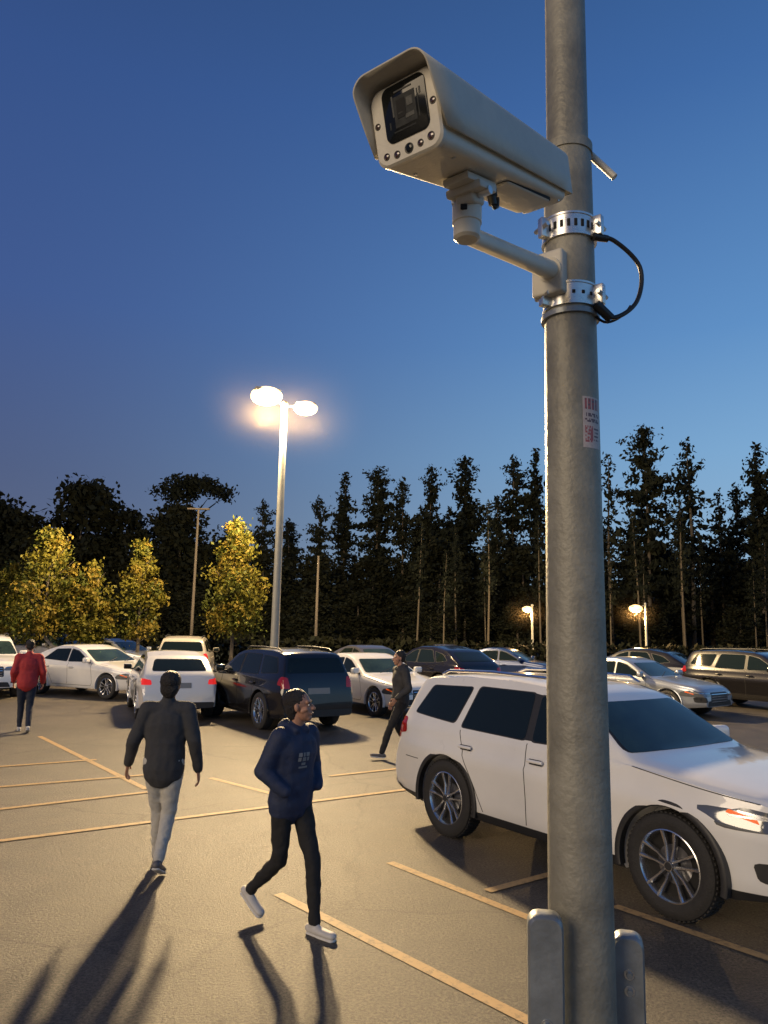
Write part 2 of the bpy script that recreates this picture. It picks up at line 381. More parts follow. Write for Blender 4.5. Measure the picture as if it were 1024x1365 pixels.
# ---------------------------------------------------------------- ground
def asphalt():
    m=bpy.data.materials.new('asphalt'); m.use_nodes=True; nt=m.node_tree; b=nt.nodes['Principled BSDF']
    N=nt.nodes.new; L=nt.links.new
    tc=N('ShaderNodeTexCoord')
    def noi(s,d=6,r=.6):
        n=N('ShaderNodeTexNoise'); n.inputs['Scale'].default_value=s; n.inputs['Detail'].default_value=d; n.inputs['Roughness'].default_value=r
        L(tc.outputs['Object'],n.inputs['Vector']); return n
    a=noi(.35,8,.7); c=noi(48,5,.8); w=noi(2.2,8,.78)
    r=N('ShaderNodeValToRGB'); r.color_ramp.elements[0].position=.3;r.color_ramp.elements[1].position=.7
    r.color_ramp.elements[0].color=(.042,.038,.033,1); r.color_ramp.elements[1].color=(.10,.09,.077,1); L(a.outputs['Fac'],r.inputs['Fac'])
    r2=N('ShaderNodeValToRGB'); r2.color_ramp.elements[0].position=.38;r2.color_ramp.elements[1].position=.66
    r2.color_ramp.elements[0].color=(.22,.22,.22,1); r2.color_ramp.elements[1].color=(2.8,2.65,2.4,1); L(c.outputs['Fac'],r2.inputs['Fac'])
    mu=N('ShaderNodeMix'); mu.data_type='RGBA'; mu.blend_type='MULTIPLY'; mu.inputs[0].default_value=1
    L(r.outputs['Color'],mu.inputs[6]); L(r2.outputs['Color'],mu.inputs[7])
    r3=N('ShaderNodeValToRGB'); r3.color_ramp.elements[0].position=.38;r3.color_ramp.elements[1].position=.6
    r3.color_ramp.elements[0].color=(.55,.55,.55,1); r3.color_ramp.elements[1].color=(1.1,1.1,1.1,1); L(w.outputs['Fac'],r3.inputs['Fac'])
    mu2=N('ShaderNodeMix'); mu2.data_type='RGBA'; mu2.blend_type='MULTIPLY'; mu2.inputs[0].default_value=.9
    L(mu.outputs[2],mu2.inputs[6]); L(r3.outputs['Color'],mu2.inputs[7]); 
    v=N('ShaderNodeTexVoronoi'); v.feature='DISTANCE_TO_EDGE'; v.inputs['Scale'].default_value=.28
    ds=N('ShaderNodeMix'); ds.data_type='RGBA'; ds.blend_type='LINEAR_LIGHT'; ds.inputs[0].default_value=.25; L(tc.outputs['Object'],ds.inputs[6]); w2=noi(1.3,8,.7); L(w2.outputs['Color'],ds.inputs[7])
    L(ds.outputs[2],v.inputs['Vector'])
    r4=N('ShaderNodeValToRGB'); r4.color_ramp.elements[0].position=.0;r4.color_ramp.elements[1].position=.008
    r4.color_ramp.elements[0].color=(.3,.3,.3,1); r4.color_ramp.elements[1].color=(1,1,1,1); L(v.outputs['Distance'],r4.inputs['Fac'])
    mu3=N('ShaderNodeMix'); mu3.data_type='RGBA'; mu3.blend_type='MULTIPLY'; mu3.inputs[0].default_value=.8
    L(mu2.outputs[2],mu3.inputs[6]); L(r4.outputs['Color'],mu3.inputs[7]); L(mu3.outputs[2],b.inputs['Base Color'])
    b.inputs['Specular IOR Level'].default_value=.5
    mr=N('ShaderNodeMapRange'); mr.inputs['To Min'].default_value=.36; mr.inputs['To Max'].default_value=.72; L(w.outputs['Fac'],mr.inputs['Value']); L(mr.outputs['Result'],b.inputs['Roughness'])
    bp=N('ShaderNodeBump'); bp.inputs['Strength'].default_value=1; bp.inputs['Distance'].default_value=.02; L(c.outputs['Fac'],bp.inputs['Height']); L(bp.outputs['Normal'],b.inputs['Normal'])
    return m
M['asphalt']=asphalt()
M['grass']=mk('grass_ground',(.02,.03,.01),.9,0,.5,3,bump=.6,bscale=20)
g=G(); g.add([(-600,-600,-.02),(600,-600,-.02),(600,900,-.02),(-600,900,-.02)],[(0,1,2,3)],'grass'); g.obj('ground')
g=G(); g.add([(-60,-30,0),(60,-30,0),(60,35,0),(-60,35,0)],[(0,1,2,3)],'asphalt'); g.obj('parking_lot')
g=G(); vs,fs=box((0,35.1,.05),(120,.2,.2),.02,2); 
M['concrete']=mk('concrete',(.28,.27,.25),.8,0,.2,4,bump=.3,bscale=60); g.add(vs,fs,'concrete'); g.obj('kerb')
def paintmat():
    m=mk('road_marking_paint',(.5,.36,.17),.7); nt=m.node_tree; b=nt.nodes['Principled BSDF']; N=nt.nodes.new; L=nt.links.new
    tc=nt.nodes['Texture Coordinate']; n=N('ShaderNodeTexNoise'); n.inputs['Scale'].default_value=14; n.inputs['Detail'].default_value=10; n.inputs['Roughness'].default_value=.8
    L(tc.outputs['Object'],n.inputs['Vector']); r=N('ShaderNodeValToRGB'); r.color_ramp.elements[0].position=.34; r.color_ramp.elements[1].position=.50
    r.color_ramp.elements[0].color=(.12,.09,.055,1); r.color_ramp.elements[1].color=(.42,.27,.115,1); L(n.outputs['Fac'],r.inputs['Fac']); L(r.outputs['Color'],b.inputs['Base Color'])
    return m
M['mark']=paintmat()
g=G()
def mline(a,b,w=.09,z=.004):
    p=strip(a,b,w); g.add([(q[0],q[1],z) for q in p],[(3,2,1,0)],'mark')
mline((-.79,6.44),(3.2,1.85)); mline((.12,7.32),(1.6,5.5)); mline((1.89,6.33),(5.5,1.95)); mline((.92,6.60),(3.2,8.3),z=.008)
mline((-5.5,6.5),(.5,10.53),z=.008); mline((-4.9,8.5),(-2.9,10.0),z=.008); mline((-5.6,9.65),(-3.3,11.05),z=.008); mline((-6.8,10.65),(-4.4,12.15),z=.008)
mline((-2.35,10.95),(-1.25,9.95)); mline((-6.3,14.4),(-3.0,10.15)); mline((-.7,11.25),(2.2,13.2),z=.008)
for k in range(6): mline((-6.5+k*2.2,24+k*.5),(-4.9+k*2.2,21.9+k*.5),.1)
g.obj('parking_lines',smooth=False)
# ---------------------------------------------------------------- main pole
M['galv']=mk('galvanised_pole',(.23,.22,.18),.5,.15,.28,9,bump=.18,bscale=70)
M['steel']=mk('stainless_strap',(.62,.62,.6),.28,.9,.12,30)
M['postm']=mk('guard_steel',(.24,.26,.27),.4,.5,.2,12,bump=.1,bscale=60)
M['cream']=mk('camera_housing',(.62,.58,.48),.42,0,.08,9,bump=.06,bscale=120)
M['cream2']=mk('camera_shield',(.53,.50,.42),.45,0,.10,9,bump=.06,bscale=120)
M['lensg']=mk('lens_glass',(.008,.009,.009),.08,0,spec=.3)
M['led']=mk('led_lens',(.05,.02,.012),.1,0,coat=1)
M['cable']=mk('cable_rubber',(.012,.012,.012),.45)
PX,PY=.53,2.07
pole=empty('camera_pole',(PX,PY,0))
g=G(); prof=[(0,.09),(.06,.09),(1.2,.084),(2.16,.079),(2.87,.0743),(3.43,.0705),(3.56,.069),(3.57,.0615),(6.2,.056),(6.21,0.001)]
n=64; vs=[];fs=[]
for z,r in prof:
    for j in range(n): a=2*math.pi*j/n; vs.append((r*math.cos(a),r*math.sin(a),z))
for i in range(len(prof)-1):
    for j in range(n): fs.append((i*n+j,i*n+(j+1)%n,(i+1)*n+(j+1)%n,(i+1)*n+j))
g.add(vs,fs,'galv'); vs,fs=box((0,0,.02),(.36,.36,.03),.006); g.add(vs,fs,'galv')
for a in (1,-1):
    for b in (1,-1): vs,fs=cyl((a*.14,b*.14,.03),(a*.14,b*.14,.09),.014,n=6); g.add(vs,fs,'steel')
g.obj('shaft',pole)
g=G()
def ring(g,z0,z1,r0,r1,mat):
    vs=[];fs=[]
    for z,r in ((z0,r0),(z0,r1),(z1,r1),(z1,r0)):
        for j in range(n): a=2*math.pi*j/n; vs.append((r*math.cos(a),r*math.sin(a),z))
    for i in range(3):
        for j in range(n): fs.append((i*n+j,i*n+(j+1)%n,(i+1)*n+(j+1)%n,(i+1)*n+j))
    g.add(vs,fs,mat)
def aroundpole(ang,r,z): return Matrix.Translation((r*math.cos(ang),r*math.sin(ang),z))@Matrix.Rotation(ang,4,'Z')
VA=math.atan2(-2.07,-.53)   # compass direction of the pole's front face
for zc in (3.305,3.095):
    ring(g,zc-.028,zc+.028,.0705,.077,'steel'); ring(g,zc-.034,zc-.028,.071,.0795,'steel'); ring(g,zc+.028,zc+.034,.071,.0795,'steel')
    for k in range(12 if zc>3.2 else 7):
        a=VA-1.3+k*(.26 if zc>3.2 else .36); vs,fs=box((0,0,0),(.006,.009,.022 if zc>3.2 else .010),.001,1); g.add(vs,fs,'gap',aroundpole(a,.0765,zc))
    for a in (VA-.9,VA+1.15):
        vs,fs=box((.012,0,0),(.03,.022,.06),.003,2); g.add(vs,fs,'steel',aroundpole(a,.077,zc))
        vs,fs=cyl((.012,-.03,0),(.012,.03,0),.007,n=6); g.add(vs,fs,'steel',aroundpole(a,.085,zc))
ring(g,3.035,3.05,.0715,.083,'postm')
ring(g,3.555,3.585,.062,.073,'galv')
g.obj('straps',pole)
g=G(); rs=.0762; cols=20; rows=28; M['stw']=mk('sticker_white',(.46,.39,.36),.5,0,.15,60); M['str']=mk('sticker_red',(.32,.09,.09),.5); M['stk']=mk('sticker_ink',(.12,.08,.09),.5)
rng=random.Random(3)
for i in range(cols):
    for j in range(rows):
        a0=VA+R(22)+R(50)*i/cols; a1=VA+R(22)+R(50)*(i+1)/cols; z0=2.645+.145*j/rows; z1=2.645+.145*(j+1)/rows
        mt='stw'
        if 21<=j<=26 and 2<=i<=17 and (i%4!=0 ): mt='str' if rng.random()<.8 else 'stk'
        if j in(17,18,14,15) and rng.random()<.65 and 1<i<18: mt='stk'
        if 3<=j<=11 and 2<=i<=9: mt='str' if rng.random()<.7 else 'stw'
        if j in (4,6,8,10) and 11<=i<=17 and rng.random()<.8: mt='stk'
        g.add([(rs*math.cos(a0),rs*math.sin(a0),z0),(rs*math.cos(a1),rs*math.sin(a1),z0),(rs*math.cos(a1),rs*math.sin(a1),z1),(rs*math.cos(a0),rs*math.sin(a0),z1)],[(0,1,2,3)],mt)
g.obj('sticker',pole,smooth=False)
g=G()
vs,fs=tube([(.045,.06,1.5+2.13),(.085,.05,3.60),(.15,.03,3.515)],.011,8); g.add(vs,fs,'cream')
vs,fs=box((.055,.05,3.60),(.05,.05,.07),.008); g.add(vs,fs,'galv'); g.obj('rear_tab',pole)
g=G(); pts=[]
P=[Vector((.055,-.055,3.27)),Vector((.12,-.04,3.27)),Vector((.2,-.02,3.2)),Vector((.185,-.03,3.09)),Vector((.11,-.05,3.03)),Vector((.05,-.07,3.06))]
for i in range(len(P)-1):
    p0,p1,p2,p3=P[max(i-1,0)],P[i],P[i+1],P[min(i+2,len(P)-1)]
    for k in range(8):
        t=k/8; pts.append(.5*((2*p1)+(p2-p0)*t+(2*p0-5*p1+4*p2-p3)*t*t+(-p0+3*p1-3*p2+p3)*t**3))
pts.append(P[-1]); vs,fs=tube(pts,.0065,10); g.add(vs,fs,'cable')
pts2=[p+Vector((-.012,.02,-.006)) for p in pts[24:]]; vs,fs=tube(pts2,.004,8); g.add(vs,fs,'cable')
vs,fs=cyl((.10,-.055,3.025),(.055,-.07,3.06),.014,.014,12); g.add(vs,fs,'cable')
vs,fs=cyl((.055,-.06,3.27),(.1,-.045,3.272),.012,.01,12); g.add(vs,fs,'cable')
g.obj('cable',pole)
def guard(loc,w,h,rz,bolts):
    e=empty('steel_bollard',(loc[0],loc[1],0),rz); g=G(); d=.06
    out=rr(w,h,.028,6,0,h/2)
    rings=[[Vector((x*(1-.12*(k in(0,3))),y,z if z<.05 else z-(.006 if k in(0,3) else 0))) for x,z in out] for k,y in ((0,-d/2),(1,-d/2+.008),(2,d/2-.008),(3,d/2))]
    vs,fs=loft(rings); g.add(vs,fs,'postm')
    vs,fs=box((0,0,.01),(w*2,d*2.4,.02),.003); g.add(vs,fs,'postm')
    for z in bolts:
        vs,fs=cyl((0,-d/2-.012,h-z),(0,-d/2,h-z),.008,n=6); g.add(vs,fs,'postm'); vs,fs=cyl((0,-d/2-.002,h-z),(0,-d/2+.001,h-z),.013,n=20); g.add(vs,fs,'steel')
    g.obj('post',e,angle=40)
guard((.415,1.965),.085,1.465,R(-8),(.24,)); guard((.665,2.12),.078,1.365,R(-14),(.09,.13))
# ---------------------------------------------------------------- security camera
F=Vector((.031,1.274,3.085)); B=Vector((.371,1.705,3.234)); a=(F-B).normalized(); rx=Vector((.785,-.619,0)).normalized(); rx=(rx-a*rx.dot(a)).normalized()
up=rx.cross(a)
if up.z<0: up=-up
L0=(F-B).length
T=Matrix((( rx.x,a.x,up.x,B.x),(rx.y,a.y,up.y,B.y),(rx.z,a.z,up.z,B.z),(0,0,0,1)))
cam_e=empty('security_camera')
g=G()
rings=[]
for y,s in ((0,.93),(.006,1),(L0-.012,1),(L0-.004,.985),(L0,.95)):
    t=y/L0; w=(.118+.028*t)*s; hh=(.114+.026*t)*s
    rings.append([Vector((x,y,z)) for x,z in rr(w,hh,.018)])
vs,fs=loft(rings); g.add(vs,fs,'cream',T)
rings=[[Vector((x,y,z)) for x,z in rr(w,hh,.024)] for y,w,hh in ((L0-.002,.150,.144),(L0+.008,.150,.144),(L0+.012,.142,.136))]
vs,fs=loft(rings); g.add(vs,fs,'cream',T)
zc=.016; ww,wh=.096,.098
rings=[[Vector((x,y,z)) for x,z in rr(w,w+.003,.016,6,.004,zc)] for y,w in ((L0+.006,ww+.002),(L0+.0138,ww+.002),(L0+.0144,ww))]
vs,fs=loft(rings); g.add(vs,fs,'lensg',T)
M['inner']=mk('lens_block',(.022,.024,.022),.35,.0,.5,80,spec=.2); M['inner2']=mk('lens_block_light',(.075,.075,.065),.35,.0,.4,90,spec=.3)
for dx,dz,w,h,m in ((0,0,.050,.056,'inner'),(-.008,.004,.020,.034,'gap'),(.012,.010,.014,.016,'inner2'),(.010,-.014,.020,.008,'inner2'),(-.026,.012,.004,.038,'inner2'),(.030,.0,.003,.05,'inner'),(0,.036,.04,.003,'inner2'),(-.005,-.034,.05,.003,'inner'),(-.010,-.004,.012,.004,'inner2'),(.036,.02,.004,.012,'inner2'),(-.036,-.02,.004,.014,'inner')):
    vs,fs=box((.004+dx,L0+.0140,zc+dz),(w,.0016 if m=='inner' else .003,h),.0005,1); g.add(vs,fs,m,T)
for x,z,r in ((-.052,-.052,.0055),(-.028,-.056,.006),(.0,-.054,.0085),(.026,-.054,.0055),(.050,-.050,.0065),(-.063,.008,.0050),(.0635,.008,.0055)):
    vs,fs=lathe([(0,r+.0016),(.001,r+.001),(.001,r),(-.001,r-.0005)],(x,L0+.012,z),24); g.add(vs,fs,'inner2',T)
    vs,fs=ell((x,L0+.0115,z),(r,.002,r),12,8); g.add(vs,fs,'led' if r<.008 else 'lensg',T)
rings=[[Vector((x,y,z)) for x,y in rr(w,l,.012,5,0,.17)] for z,w,l in ((-.050,.088,.22),(-.0665,.088,.22),(-.0685,.082,.214))]
vs,fs=loft(rings); g.add(vs,fs,'cream',T)
rings=[[Vector((x,y,z)) for x,y in rr(w,l,.012,5,0,.17)] for z,w,l in ((-.050,.092,.224),(-.0645,.092,.224))]
vs,fs=loft(rings); g.add(vs,fs,'gap',T)
for y0 in (.02,.5): 
    for x in (-.045,.045): vs,fs=cyl((x,y0,-.053-.013*y0/L0),(x,y0,-.0585-.014*y0/L0),.004,n=12); g.add(vs,fs,'steel',T)
g.obj('housing',cam_e,angle=30)
g=G(); vs=[];fs=[]; nst=8
def ushape(w,top,low,rad):
    pts=[(-w/2,low),(-w/2,(low+top-rad)/2)]
    for i in range(9): aa=R(180-90*i/8); pts.append((-w/2+rad+rad*math.cos(aa),top-rad+rad*math.sin(aa)))
    for i in range(9): aa=R(90-90*i/8); pts.append((w/2-rad+rad*math.cos(aa),top-rad+rad*math.sin(aa)))
    pts+=[(w/2,(low+top-rad)/2),(w/2,low)]
    return pts
nn=None
for i in range(nst+1):
    t=i/nst; w=.134+.032*t; top=.068+.020*t; low=-.040-.002*t
    U=ushape(w,top,low,.024+.008*t); nn=len(U)
    for x,z in U:
        yf=L0+.052*min(1,max(0,(z+.05)/.12))**.8+.0 ; y=-.018+(yf+.018)*t
        vs.append(Vector((x,y,z)))
for i in range(nst):
    for j in range(nn-1): fs.append((i*nn+j,i*nn+j+1,(i+1)*nn+j+1,(i+1)*nn+j))
fs.append(tuple(range(nn)))
g.add(vs,fs,'cream2',T); so=g.obj('sunshield',cam_e,angle=35)
md=so.modifiers.new('t','SOLIDIFY'); md.thickness=.0035; md.offset=0
g=G()
K0=Vector((.162,1.47,3.0)); hb=B+a*((K0-B).dot(a)) - up*.071
Tm=Matrix.Translation(hb)@T.to_3x3().to_4x4()
vs,fs=box((0,0,-.006),(.062,.12,.016),.004,2); g.add(vs,fs,'cream2',Tm)
vs,fs=box((0,0,-.02),(.085,.07,.018),.005,2); g.add(vs,fs,'cream2',Tm)
vs,fs=box((-.005,0,-.034),(.045,.05,.03),.008,3); g.add(vs,fs,'cream2',Tm)
vs,fs=cyl((-.045,0,-.03),(.045,0,-.03),.009,n=12); g.add(vs,fs,'steel',Tm)
def vlathe(pr,o,mat):
    vs=[];fs=[];n=32
    for z,r in pr:
        for j in range(n): aa=2*math.pi*j/n; vs.append(Vector((o[0]+r*math.cos(aa),o[1]+r*math.sin(aa),o[2]+z)))
    for i in range(len(pr)-1):
        for j in range(n): fs.append((i*n+j,i*n+(j+1)%n,(i+1)*n+(j+1)%n,(i+1)*n+j))
    g.add(vs,fs,mat)
vlathe([(-.045,.001),(-.045,.022),(-.040,.028),(-.01,.0285),(-.008,.031),(.03,.031),(.034,.028),(.05,.026),(.05,.001)],K0,'cream')
vs,fs=box((-.01,-.031,.012),(.014,.004,.012),.001,1); g.add(vs,fs,'gap',Matrix.Translation(K0))
A0=K0+Vector((.0,.01,-.027)); A1=Vector((PX-.065,PY-.055,3.165))
vs,fs=tube([A0,A0.lerp(A1,.1),A0.lerp(A1,.5),A0.lerp(A1,.9),A1],[.019,.02,.022,.026,.027],20); g.add(vs,fs,'cream')
d=(A1-A0).normalized(); vs,fs=cyl(A1-d*.03,A1,.034,.036,24); g.add(vs,fs,'cream')
vs,fs=box((0,0,0),(.055,.095,.13),.008,3); g.add(vs,fs,'cream2',Matrix.Translation(A1+Vector((.0,.012,-.01)))@Matrix.Rotation(math.atan2(.055,.065)+.2,4,'Z'))
Kg=hb+a*(-.09); vs,fs=cyl(Kg+up*.02,Kg-up*.012,.014,.013,14); g.add(vs,fs,'cable'); vs,fs=cyl(Kg-up*.012,Kg-up*.03,.010,.009,14); g.add(vs,fs,'cable')
vs,fs=tube([Kg-up*.028,Kg-up*.034-a*.008,Kg-up*.03-a*.02,Kg-up*.01-a*.026],.005,8); g.add(vs,fs,'cable')
g.obj('bracket',cam_e,angle=35)
# ---------------------------------------------------------------- street lamps
M['lampp']=mk('lamp_pole_paint',(.30,.30,.27),.5,.2,.1,5)
M['glow']=mk('lamp_lens',(1,.9,.7),.3,emit=(1,.62,.26),es=3.2)
M['glow2']=mk('lamp_lens_small',(1,.9,.7),.3,emit=(1,.55,.15),es=2.6)
def halomat(name,d,rad,c):
    m=bpy.data.materials.new(name); m.use_nodes=True; nt=m.node_tree; nt.nodes.clear(); N=nt.nodes.new; L=nt.links.new
    o=N('ShaderNodeOutputMaterial'); v=N('ShaderNodeVolumeScatter'); v.inputs['Color'].default_value=(*c,1); tc=N('ShaderNodeTexCoord')
    ln=N('ShaderNodeVectorMath'); ln.operation='LENGTH'; L(tc.outputs['Object'],ln.inputs[0])
    mr=N('ShaderNodeMapRange'); mr.inputs['From Min'].default_value=0; mr.inputs['From Max'].default_value=rad; mr.inputs['To Min'].default_value=1; mr.inputs['To Max'].default_value=0; L(ln.outputs['Value'],mr.inputs['Value'])
    pw=N('ShaderNodeMath'); pw.operation='POWER'; pw.inputs[1].default_value=2.2; L(mr.outputs['Result'],pw.inputs[0])
    ml=N('ShaderNodeMath'); ml.operation='MULTIPLY'; ml.inputs[1].default_value=d; L(pw.outputs[0],ml.inputs[0]); L(ml.outputs[0],v.inputs['Density']); L(v.outputs[0],o.inputs['Volume']); return m
M['halo']=halomat('lamp_halo',.0026,2.6,(1,.82,.58)); M['halo2']=halomat('lamp_halo_small',.014,1.5,(1,.8,.55))  # scattering volumes added to put a glow halo round lit heads
def lightnode(ld,batwing=True):
    ld.use_nodes=True; nt=ld.node_tree; em=nt.nodes['Emission']; N=nt.nodes.new; L=nt.links.new
    tc=N('ShaderNodeTexCoord'); sx=N('ShaderNodeSeparateXYZ'); L(tc.outputs['Normal'],sx.inputs[0])
    ab=N('ShaderNodeMath'); ab.operation='ABSOLUTE'; L(sx.outputs['Z'],ab.inputs[0])
    mx=N('ShaderNodeMath'); mx.operation='MAXIMUM'; mx.inputs[1].default_value=.36; L(ab.outputs[0],mx.inputs[0])
    pw=N('ShaderNodeMath'); pw.operation='POWER'; pw.inputs[1].default_value=-2.1; L(mx.outputs[0],pw.inputs[0])
    L(pw.outputs[0],em.inputs['Strength'])
def lamp_post(loc,H,heads,r0,r1,power,color,glow='glow',halo='halo',hr=2.6):
    e=empty('street_lamp',(loc[0],loc[1],0)); g=G()
    vs,fs=cyl((0,0,0),(0,0,H),r0,r1,20); g.add(vs,fs,'lampp')
    vs,fs=cyl((0,0,0),(0,0,.5),r0*1.8,r0*1.7,20); g.add(vs,fs,'concrete')
    vs,fs=cap((0,0,H),(0,0,H+.02),r1*1.3,r1*1.3); g.add(vs,fs,'lampp')
    for hx,hy,hz,sc_,pw in heads:
        d=Vector((hx,hy,0)); u=d.normalized()
        vs,fs=tube([(0,0,H-.05),d*.4+Vector((0,0,(H+hz)/2)),d*.8+Vector((0,0,hz+.05))],.04*min(1,H/6),10); g.add(vs,fs,'lampp')
        vs,fs=box((0,0,.12*sc_),(.6*sc_,.34*sc_,.07*sc_),.02,3); g.add(vs,fs,'lampp',Matrix.Translation((hx,hy,hz))@Matrix.Rotation(math.atan2(hy,hx),4,'Z'))
        g2=G(); vs,fs=ell((hx,hy,hz),(.38*sc_,.29*sc_,.22*sc_)); g2.add(vs,fs,glow); lo=g2.obj('lens',e)
        ld=bpy.data.lights.new('luminaire','POINT'); ld.energy=power*pw; ld.color=color; ld.shadow_soft_size=.4 if H>6 else .12; lightnode(ld)
        lob=bpy.data.objects.new('luminaire',ld); col.objects.link(lob); lob.parent=e; lob.location=(hx,hy,hz-.22*sc_-(.44 if H>6 else .15))
        g3=G(); vs,fs=ell((0,0,0),(hr,hr,hr),24,16); g3.add(vs,fs,halo); ho=g3.obj('halo_volume',e); ho.location=(hx,hy,hz-.1)  # added sphere that shapes the lamp's halo
    g.obj('post',e,angle=35); return e
lamp_post((-3.5,25),9.62,[(-.6,-.25,9.85,1.45,1.6),(.72,.1,9.55,1.1,.4)],.15,.10,3300,(1,.71,.36))
lamp_post((7.95,40),3.4,[(-.28,-.1,3.2,.72,1)],.07,.05,160,(1,.6,.22),'glow2','halo2',1.5)
lamp_post((13.95,40),3.6,[(-.55,-.1,3.35,.95,1)],.08,.05,260,(1,.6,.22),'glow2','halo2',1.5)
def thinpole(x,y,h,head=True):
    e=empty('light_mast',(x,y,0)); g=G(); vs,fs=cyl((0,0,0),(0,0,h),.09,.055,12); g.add(vs,fs,'bark')
    vs,fs=cyl((0,0,0),(0,0,.4),.18,.17,12); g.add(vs,fs,'concrete')
    if head:
        vs,fs=box((.3,0,h),(.6,.22,.09),.03,2); g.add(vs,fs,'bark'); vs,fs=box((-.3,0,h),(.6,.22,.09),.03,2); g.add(vs,fs,'bark')
    g.obj('mast',e)
# ---------------------------------------------------------------- vegetation
M['leafA']=mk('leaf_yellowgreen',(.12,.11,.016),.6,trans=.35,spec=.2); M['leafB']=mk('leaf_green',(.06,.07,.012),.6,trans=.3,spec=.2); M['leafC']=mk('leaf_gold',(.18,.135,.022),.6,trans=.35,spec=.2)
M['bark']=mk('bark',(.05,.042,.035),.9,0,.4,15,bump=.8,bscale=30); M['birch']=mk('pale_bark',(.06,.05,.036),.85,0,.4,12,bump=.5,bscale=30)
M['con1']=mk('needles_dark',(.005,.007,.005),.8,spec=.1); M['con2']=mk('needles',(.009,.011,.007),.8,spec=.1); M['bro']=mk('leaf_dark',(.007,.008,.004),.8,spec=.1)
thinpole(-10.0,40,8.2); thinpole(-3.45,40,5.8,False)
def quad(g,c,s,mat,rng,asp=1.0):
    u=Vector((rng.gauss(0,1),rng.gauss(0,1),rng.gauss(0,1))).normalized(); w=Vector((rng.gauss(0,1),rng.gauss(0,1),rng.gauss(0,1))); v=u.cross(w).normalized()
    g.add([c-u*s,c-v*s*.45*asp,c+u*s,c+v*s*.45*asp],[(0,1,2,3)],mat)
def crown_r(t):
    return (math.sin(math.pi*min(1,(t*.8+.12)))**.8)*(1-.55*t)
def deciduous(loc,H,W,base,seed,nclump=110,nleaf=60,ls=.075):
    rng=random.Random(seed); e=empty('young_maple_tree',(loc[0],loc[1],0)); g=G()
    vs,fs=tube([(0,0,0),(.03,0,base*.7),(-.03,.02,H*.55),(.02,0,H*.92)],[.09,.07,.045,.012],8); g.add(vs,fs,'bark')
    for k in range(22):
        z=base*.8+(H*.85-base*.8)*k/22; aa=k*2.4; t=max(0,(z-base)/(H-base)); r=W/2*crown_r(t)*.8
        vs,fs=tube([(0,0,z),(r*.5*math.cos(aa),r*.5*math.sin(aa),z+r*.35),(r*math.cos(aa),r*math.sin(aa),z+r*.9)],[.022,.014,.005],5); g.add(vs,fs,'bark')
    g.obj('trunk',e)
    g=G()
    for k in range(nclump):
        t=rng.random()**1.1; aa=rng.random()*6.283; rad=W/2*crown_r(t)*(rng.random()**.45)*(1+.18*noise.noise(Vector((math.cos(aa)*2,math.sin(aa)*2,t*4+seed))))
        c=Vector((rad*math.cos(aa),rad*math.sin(aa),base+(H-base)*t)); cs=W*.085*(.6+rng.random()*.8)*(1-.4*t)
        mt=rng.choice(['leafA','leafA','leafB','leafC'])
        for i in range(nleaf):
            p=c+Vector((rng.gauss(0,cs),rng.gauss(0,cs),rng.gauss(0,cs*.9)))
            quad(g,p,ls*(.6+rng.random()*.8),mt,rng,1.3)
    g.obj('leaves',e,smooth=False,recalc=False)
deciduous((-13.4,30.2),5.5,3.4,1.4,1,130); deciduous((-15.2,31),4.3,2.6,1.2,2,80); deciduous((-11.5,30),4.45,2.2,1.3,3,80); deciduous((-9.7,30.3),5.3,2.1,1.6,4,90); deciduous((-5.95,30.2),6.1,2.75,1.9,5,130)
def conifer_mesh(name,seed,H=17,wid=2.0,base=.35,dens=1.0,trunk='bark',ex=.8,qs=.32):
    rng=random.Random(seed); g=G()
    vs,fs=tube([(0,0,0),(rng.gauss(0,.12),rng.gauss(0,.12),H*.5),(0,0,H*.97)],[.17,.12,.02],7); g.add(vs,fs,trunk)
    z=H*base; tiers=0
    while z<H*.99:
        t=(z-H*base)/(H*(1-base)); prof=(1-t)**ex*(.55+.45*min(1,t*3)); prof*=.95+.8*noise.noise(Vector((z*.45,seed*3.1,0)))
        nb=int(rng.choice([2,3,4])*dens+.5); lop=rng.random()*6.28
        for b in range(nb):
            aa=rng.random()*6.283; L=max(.15,wid*prof*(.5+.6*rng.random())*(1+.3*math.cos(aa-lop))); dr=.22-.45*(1-t)*rng.random()
            if t>.7: dr+=.4
            m=int(3+L*7.5*dens); mt=rng.choice(['con1','con1','con2'])
            for i in range(m):
                s=((i+.5)/m)**.8; p=Vector((math.cos(aa)*L*s,math.sin(aa)*L*s,z+dr*L*s-.08*L*s*s))
                p+=Vector((rng.gauss(0,.16),rng.gauss(0,.16),rng.gauss(0,.14)-.05))
                quad(g,p,qs*(.5+rng.random()*.9)*(1.1-.4*s)*(1 if t<.8 else .7),mt,rng,1.05)
        z+=(.14+.23*rng.random()+.10*(1-t))
    me=bpy.data.meshes.new(name); me.from_pydata([tuple(v) for v in g.v],[],g.f)
    for m in g.mats: me.materials.append(M[m])
    me.polygons.foreach_set('material_index',g.m); me.update(); return me
